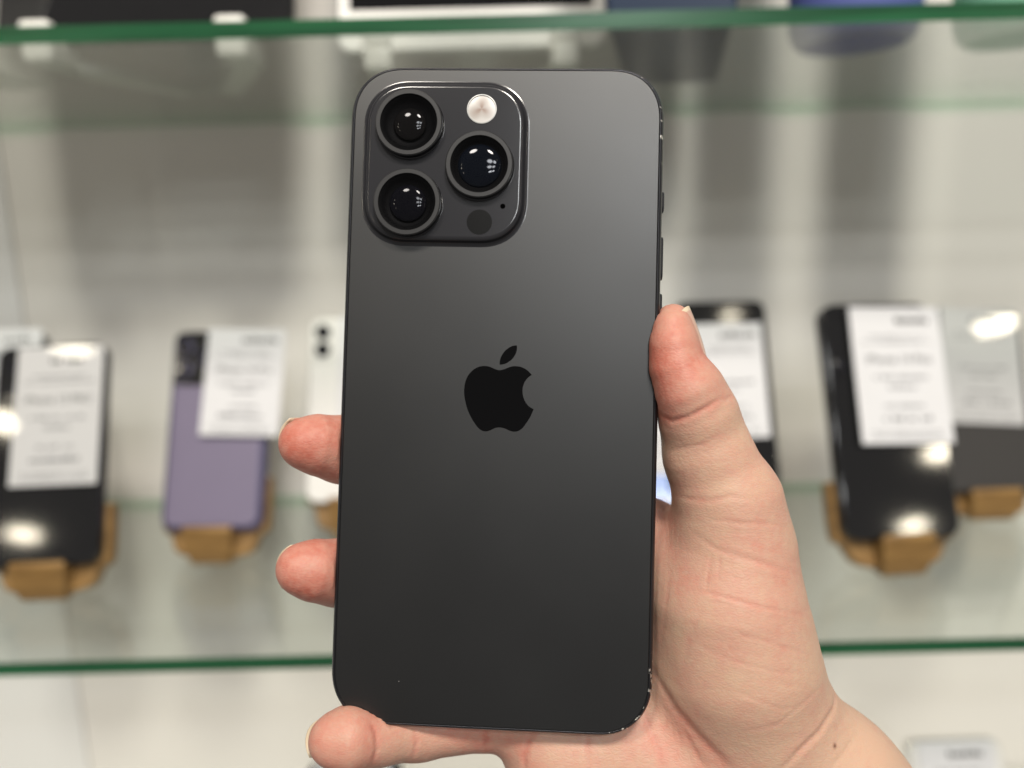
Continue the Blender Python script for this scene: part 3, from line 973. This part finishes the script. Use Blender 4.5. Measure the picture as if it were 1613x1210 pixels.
def card(mat, x0, y0, x1, y1, label, model, z=0.9, lam=False, tilt=0.0, seed=0, lines=True):
    """card (mm, in the plane of its phone) with a header, a model line and small illegible lines"""
    rg = random.Random(seed)
    o = empty('price_card', mat @ Matrix.Translation(((x0 + x1) / 2 * MM, -z * MM, (y0 + y1) / 2 * MM)) @ Matrix.Rotation(R(tilt), 4, 'Y'))
    tag(o, label, 'price card')
    w_, h_ = x1 - x0, y1 - y0
    nx, ny = 8, 10
    Vc, Fc = [], []
    kb = 0.25 if lam else 1.0
    bow = lambda a, b_: kb * (0.9 * (a * a) * 0.5 + 0.5 * b_ * b_ * (1 if b_ > 0 else 0.3))
    for ly in (0.0, 0.35):
        for j in range(ny + 1):
            for i in range(nx + 1):
                a, b_ = i / nx * 2 - 1, j / ny * 2 - 1
                Vc.append((a * w_ / 2 * MM, (ly - bow(a, b_)) * MM, b_ * h_ / 2 * MM))
    k = (nx + 1) * (ny + 1)
    for j in range(ny):
        for i in range(nx):
            a = j * (nx + 1) + i
            Fc.append((a, a + 1, a + nx + 2, a + nx + 1)); Fc.append((k + a, k + a + nx + 1, k + a + nx + 2, k + a + 1))
    rim = list(range(nx + 1)) + [(j + 1) * (nx + 1) + nx for j in range(ny)] + [ny * (nx + 1) + i for i in range(nx - 1, -1, -1)] + [j * (nx + 1) for j in range(ny - 1, 0, -1)]
    for a, b_ in zip(rim, rim[1:] + rim[:1]):
        Fc.append((b_, a, a + k, b_ + k))
    mesh_obj('sheet', Vc, Fc, M['paper_lam' if lam else 'paper'], o, autosmooth=40)

    def put(me, cx, cz):
        b_ = cz / (h_ / 2)
        ob = link(bpy.data.objects.new('printed_line', me), o)
        ob.location = (cx * MM, -(bow(0.6, b_) + 0.12) * MM, cz * MM)
        ob.rotation_euler = (R(90), 0, 0)

    def marks(wd, ht, mat_):
        vs, fs = [], []
        x = -wd / 2
        while x < wd / 2:
            l_ = rg.uniform(0.45, 0.8) * ht
            hh = ht * rg.choice((0.7, 0.7, 1.0))
            if rg.random() > 0.14:
                i0 = len(vs)
                vs += [(x * MM, -ht / 2 * MM, 0), ((x + l_) * MM, -ht / 2 * MM, 0), ((x + l_) * MM, (hh - ht / 2) * MM, 0), (x * MM, (hh - ht / 2) * MM, 0)]
                fs.append((i0, i0 + 1, i0 + 2, i0 + 3))
            x += l_ + ht * 0.25
        me = bpy.data.meshes.new('printed_line')
        me.from_pydata(vs, [], fs)
        me.materials.append(mat_)
        return me
    if lines:
        H2 = h_ / 2
        put(marks(w_ * 0.46, 4.4, M['ink']), w_ * 0.12, H2 * 0.80)
        put(marks(w_ * 0.62, 1.3, M['ink_light']), 0, H2 * 0.56)
        put(marks(w_ * 0.80, 1.3, M['ink_light']), 0, H2 * 0.48)
        if model:
            put(text_mesh(model, w_ * 0.125 * MM, M['ink']), 0, H2 * 0.22)
        put(marks(w_ * 0.60, 2.2, M['ink_light']), 0, -H2 * 0.04)
        put(marks(w_ * 0.28, 2.2, M['ink_light']), 0, -H2 * 0.18)
        put(marks(w_ * 0.42, 2.0, M['ink_light']), 0, -H2 * 0.46)
        put(marks(w_ * 0.56, 3.2, M['ink_light']), 0, -H2 * 0.64)
        if h_ > 80:
            put(marks(w_ * 0.78, 1.1, M['ink_light']), 0, -H2 * 0.84)
            put(marks(w_ * 0.78, 1.1, M['ink_light']), 0, -H2 * 0.90)
    return o


def stand(mat, w_, label, t_=9.0, shelf=SHELF, lipw=36):
    """wooden stand on the shelf: base block with a low front lip, wide rear plate behind the phone"""
    o = empty('phone_stand', mat)
    tag(o, label, 'phone stand', 'wooden phone stands')
    hb = (mat.translation.z - shelf) / MM
    dn = hb / math.cos(R(LEAN))
    # rear plate, outline seen from the front (local z runs up the leaning phone)
    pts = [(-w_ / 2, 40), (w_ / 2, 40), (w_ / 2, 3), (w_ / 2 - 6, -3), (lipw / 2 + 5, -dn * 0.62), (-lipw / 2 - 5, -dn * 0.62), (-w_ / 2 + 6, -3), (-w_ / 2, 3)]
    lp = [(p[0] * MM, p[1] * MM) for p in [tuple(q) for q in catmull(pts, 4, (0, 1))]]
    loops = [[(x, y * MM, z) for x, z in lp[::-1]] for y in (t_ + 0.5, t_ + 13)]
    V_, F_ = loft(loops)
    bevel(mesh_obj('rear_plate', V_, F_, M['wood'], o, autosmooth=50), 0.0015)
    # base block with lip: side profile in the upright frame, extruded across
    yaw = math.atan2(mat[1][0], mat[0][0])
    upr = mat.inverted() @ Matrix.Translation(mat.translation) @ Matrix.Rotation(yaw, 4, 'Z')
    sl = -math.tan(R(LEAN))
    prof = [(-6.5, 4.5), (-3.0, 6.0), (-0.6, 0.0), (t_ + 3, sl * (t_ + 3)), (t_ + 16, -hb + 6), (t_ + 48, -hb + 4), (t_ + 48, -hb), (1, -hb), (-3.5, -hb + 2.5), (-6.5, -hb * 0.45)]
    L1, L2 = [], []
    for y, z in prof:
        hw = (lipw / 2 - (3.5 if z < -hb * 0.7 else 0)) * MM
        L1.append(upr @ Vector((-hw, y * MM, z * MM)))
        L2.append(upr @ Vector((hw, y * MM, z * MM)))
    V_, F_ = loft([L1, L2])
    bevel(mesh_obj('base_block', V_, F_, M['wood'], o, autosmooth=50), 0.0018)
    return o


# left: black phone with a card, and the phone standing behind it
mA = pose(-313.2, 475.8, 1092.7, 1.8, -1.5)
disp_phone(mA, 74, 151, 9, M['black_gloss'], M['black_satin'], 'glossy black phone behind a tall card reading iPhone 13 PRO',
           cams=[(-22, 135, 7.5, M['black_satin']), (-22, 118, 7.5, M['black_satin'])], module=((-33, 109, 6, 145), M['black_gloss']))
card(mA, -21, 53, 37, 148, 'tall white card reading iPhone 13 PRO on glossy black phone', 'iPhone 13 PRO', z=4.2, lam=True, seed=1, tilt=1.0)
stand(mA, 78, 'ochre wooden stand holding glossy black phone with tall card')

mA2 = pose(-395, 545, 1098, 6, 0)
disp_phone(mA2, 72, 147, 8.5, M['grey_matte'], M['black_satin'], 'dark phone mostly hidden behind the glossy black phone with the tall card')
card(mA2, -22, 70, 34, 149, 'white card peeking out behind the glossy black phone', None, z=1.5, seed=2)
stand(mA2, 76, 'wooden stand hidden behind the glossy black phone with tall card')

# purple phone
mB = pose(-222, 527.9, 1094.3, -1.1, 0.6)
disp_phone(mB, 75, 151, 10, M['purple'], M['purple_side'], 'purple phone with dark camera corner standing beside the wall', r=11, soft=3.0,
           cams=[(-27, 137, 6.5, M['purple_side']), (-27, 119, 6.5, M['purple_side']), (-10, 128, 6.5, M['purple_side'])], module=((-35, 108, 4, 149), M['black_satin']))
card(mB, -9, 69, 49.5, 149.5, 'white card reading iPhone 14 Pro on the purple phone', 'iPhone 14 Pro', z=5.0, seed=3, tilt=1.5)
stand(mB, 77, 'ochre wooden stand holding the purple phone')

# white phone half hidden behind the held phone
mC = pose(-125.5, 567.9, 1099.8, -0.4, -0.1)
disp_phone(mC, 74, 149, 8.5, M['white_body'], M['silver'], 'white phone with two dark stacked lenses, half hidden behind held phone', r=10,
           cams=[(-25.5, 136, 6.2, M['black_satin']), (-25.5, 121.5, 6.2, M['black_satin'])], module=((-35, 112, -15, 146.5), M['white_body']))
card(mC, -12, 62, 46, 147, 'white card on the white two-lens phone', None, z=4.5, seed=4)
stand(mC, 77, 'wooden stand holding the white two-lens phone')

# blue phone behind the held phone, seen in the gap beside the thumb
mH = pose(98, 554.6, 1095.5, -1.7, 2.0)
disp_phone(mH, 73, 149, 8.5, M['blue_body'], M['blue_body'], 'light blue phone seen through the gap beside the thumb', r=10)
card(mH, -22, 24, 38, 118, 'white card on the light blue phone beside the thumb', None, z=1.2, seed=5)
stand(mH, 76, 'wooden stand holding the light blue phone')

# black-fronted phone with pale screen behind the thumb
mD = pose(156.4, 523.3, 1118.5, 0.4, 0.1)
disp_phone(mD, 68, 139, 8, M['black_gloss'], M['black_satin'], 'small black-fronted phone behind the thumb, pale card on its face', r=9)
card(mD, -22, 36, 29, 121, 'pale card covering the face of the small black phone behind the thumb', None, z=1.0, seed=6)
stand(mD, 71, 'wooden stand holding the small black phone behind the thumb')

# black phone in a case, right
mE = pose(258.3, 480.8, 1094.8, 4.6, 1.2)
disp_phone(mE, 80, 163, 10.5, M['black_gloss'], M['black_satin'], 'large black phone with a card reading iPhone 14 Plus', r=12, cams=[(-31, 118, 5.0, M['black_satin'])])
card(mE, -23, 63, 41.5, 158.5, 'large white card reading iPhone 14 Plus on large black phone', 'iPhone 14 Plus', z=4.5, seed=8, tilt=0.8)
stand(mE, 84, 'ochre wooden stand holding the large black phone', t_=10.5)

# dark grey phone behind it
mF = pose(375.3, 574.4, 1091.2, 2.0, 3.3)
disp_phone(mF, 75, 151, 9, M['grey_matte'], M['black_satin'], 'dark grey phone standing half behind the large black phone')
card(mF, -31.5, 55, 32, 150, 'greyish card on the dark grey phone, half behind larger card', None, z=1.6, lam=True, seed=9, tilt=1.0)
stand(mF, 79, 'wooden stand holding the dark grey phone', lipw=40)

# phones on the cabinet floor below
for (u, v, lab, lab2, lab3, body_, model_, sd_) in ((1503, 1160, 'white phone on the cabinet floor beside the forearm', 'white card on the white phone on the cabinet floor', 'wooden stand on the cabinet floor holding the white phone', M['white_body'], None, 11),
                                       (560, 1196, 'black phone on the cabinet floor below the little finger', 'white card on the black phone below the little finger', 'wooden stand on the cabinet floor holding the black phone', M['black_satin'], None, 12)):
    tp = aty(u, v, 0.52)
    mG = pose(tp.x * 1000, 520 - 151 * math.sin(R(LEAN)), tp.z * 1000 - 151 * math.cos(R(LEAN)), 1.0, 0)
    disp_phone(mG, 72, 149, 9, body_, M['silver'] if body_ is M['white_body'] else M['black_satin'], lab)
    card(mG, -29, 55, 28, 148.5, lab2, model_, z=1.6, seed=sd_)
    stand(mG, 76, lab3, shelf=0.762)

# ------------------------------------------------------------------ things on the upper shelf
UZ = 1.4006 + 0.004


def tube(p0, p1, r0, r1, n=10):
    p0, p1 = Vector(p0), Vector(p1)
    d = (p1 - p0).normalized()
    a = d.orthogonal().normalized(); b_ = d.cross(a)
    loops = [[tuple(p + a * (r * math.cos(2 * math.pi * i / n)) + b_ * (r * math.sin(2 * math.pi * i / n))) for i in range(n)] for p, r in ((p0, r0), (p1, r1))]
    return loft(loops)


def tablet_set(x, y, wdt, hgt, face, scr, lab, lab2, footspan, depth):
    o = empty('tablet', Matrix.Translation((x, y, UZ + 0.0155)) @ Matrix.Rotation(R(-18), 4, 'X'))
    tag(o, lab, 'tablet')
    V_, F_ = rr_loft(wdt, hgt, 9, [(1.2, -8), (0, -6.5), (0, -1), (0.6, 0)], n=8, c=(0, hgt / 2))
    mesh_obj('body', up(V_), F_, face, o, autosmooth=50)
    V_, F_ = rr_loft(wdt - 14, hgt - 48, 1, [(0, -0.2), (0.02, 0.12)], n=3, c=(0, hgt / 2 + 3.5))
    mesh_obj('screen', up(V_), F_, M['screen'], o, smooth=False)
    V_, F_ = lathe([(6.6, 0), (6.6, 0.25), (5.9, 0.25), (5.7, 0.05), (0.05, 0.05)], (0, 10.5), n=28, cap1=True)
    mesh_obj('home_button', up(V_), F_, scr, o, autosmooth=40)
    s = empty('tablet_stand', loc=(x, y, UZ))
    tag(s, lab2, 'tablet stand')
    for sx in (-1, 1):
        hx = sx * footspan / 2
        v_, f_ = box_vf(hx - 0.009, hx + 0.009, -0.016, 0.022, 0.0, 0.0155)
        bevel(mesh_obj('foot', v_, f_, M['plastic'], s), 0.003)
        v_, f_ = box_vf(hx - 0.009, hx + 0.009, -0.016, -0.006, 0.0150, 0.023)
        bevel(mesh_obj('hook', v_, f_, M['plastic'], s), 0.003)
        # flat rail running back and inwards
        a = Vector((hx, 0.015, 0)); b_ = Vector((sx * 0.012, depth, 0))
        dr = (b_ - a).normalized(); nn = Vector((-dr.y, dr.x, 0)) * 0.0085
        V_ = [a - nn, a + nn, b_ + nn, b_ - nn]
        loops = [[(p.x, p.y, 0) for p in V_], [(p.x, p.y, 0.007) for p in V_]]
        bevel(mesh_obj('rail', *loft(loops), M['plastic'], s, smooth=False), 0.001)
    V_, F_ = box_vf(-0.014, 0.014, depth - 0.012, depth - 0.004, 0.0, 0.11)
    V_ = [(px, py - (pz * 0.12), pz) for px, py, pz in V_]
    bevel(mesh_obj('back_post', V_, F_, M['plastic'], s, smooth=False), 0.002)
    # strut joining the post to the tablet's back
    zt = 0.105
    V_, F_ = tube((0, depth - 0.012 - zt * 0.12, zt), (0, 0.004 + (zt - 0.0155) * math.tan(R(18)) + 0.004, zt), 0.006, 0.006)
    mesh_obj('strut', V_, F_, M['plastic'], s)


p = aty(222, 20, 0.488)
tablet_set(p.x, 0.488, 176, 240, M['black_gloss'], M['black_gloss'], 'black-fronted tablet standing upright on the upper glass shelf', 'white plastic stand under the black-fronted tablet', 0.112, 0.105)
p = aty(742, 20, 0.535)
tablet_set(p.x, 0.535, 175, 240, M['white_body'], M['white_body'], 'white-fronted tablet with dark screen standing on the upper glass shelf', 'white plastic stand under the white-fronted tablet', 0.120, 0.098)

# navy box
p = aty(1048, 20, 0.435)
nb = empty('storage_box', Matrix.Translation((p.x, 0.422, UZ)) @ Matrix.Rotation(R(-12), 4, 'Z'))
tag(nb, 'dark navy box standing beside the white-fronted tablet', 'box')
v_, f_ = box_vf(-0.033, 0.033, 0.0, 0.175, 0.0, 0.225)  # unseen upper part raised to shade the back wall
bevel(mesh_obj('tray', v_, f_, M['navy'], nb, smooth=False), 0.003)
v_, f_ = box_vf(-0.0345, 0.0345, -0.0015, 0.1765, 0.2245, 0.250)
bevel(mesh_obj('lid', v_, f_, M['navy'], nb, smooth=False), 0.003)


def speaker(u, y, mat_, lab):
    p = aty(u, 20, y)
    o = empty('round_speaker', loc=(p.x, y, UZ))
    tag(o, lab, 'speaker', None)
    prof = [(28, 0.0), (31, 0.6), (33.5, 3), (35.5, 8), (36.8, 16), (37.2, 30), (37.2, 205), (36.5, 222), (34, 234), (30, 241), (27, 243)]  # unseen upper part stretched tall so that it shades the wall
    mesh_obj('fabric_body', *lathe(prof, n=48, cap0=True), mat_, o)
    mesh_obj('top_plate', *lathe([(27, 242.5), (26, 244), (0.1, 244)], n=48, cap1=True), M['black_gloss'], o, autosmooth=30)


speaker(1345, 0.485, M['speaker_blue'], 'blue cylindrical fabric speaker on the upper glass shelf')
speaker(1612, 0.481, M['speaker_mint'], 'mint green cylindrical fabric speaker on the upper glass shelf')

# white carton at the left end of the upper shelf, out of view, added to shade the wall
p = aty(-172, 20, 0.47)
wb = empty('shade_carton', loc=(p.x, 0.455, UZ))
tag(wb, 'unseen white carton added left of the black-fronted tablet to shade the wall', 'carton')
v_, f_ = box_vf(-0.042, 0.042, 0.0, 0.10, 0.0, 0.20)
bevel(mesh_obj('tray', v_, f_, M['plastic'], wb, smooth=False), 0.002)
v_, f_ = box_vf(-0.0435, 0.0435, -0.0015, 0.1015, 0.1995, 0.245)
bevel(mesh_obj('lid', v_, f_, M['plastic'], wb, smooth=False), 0.002)
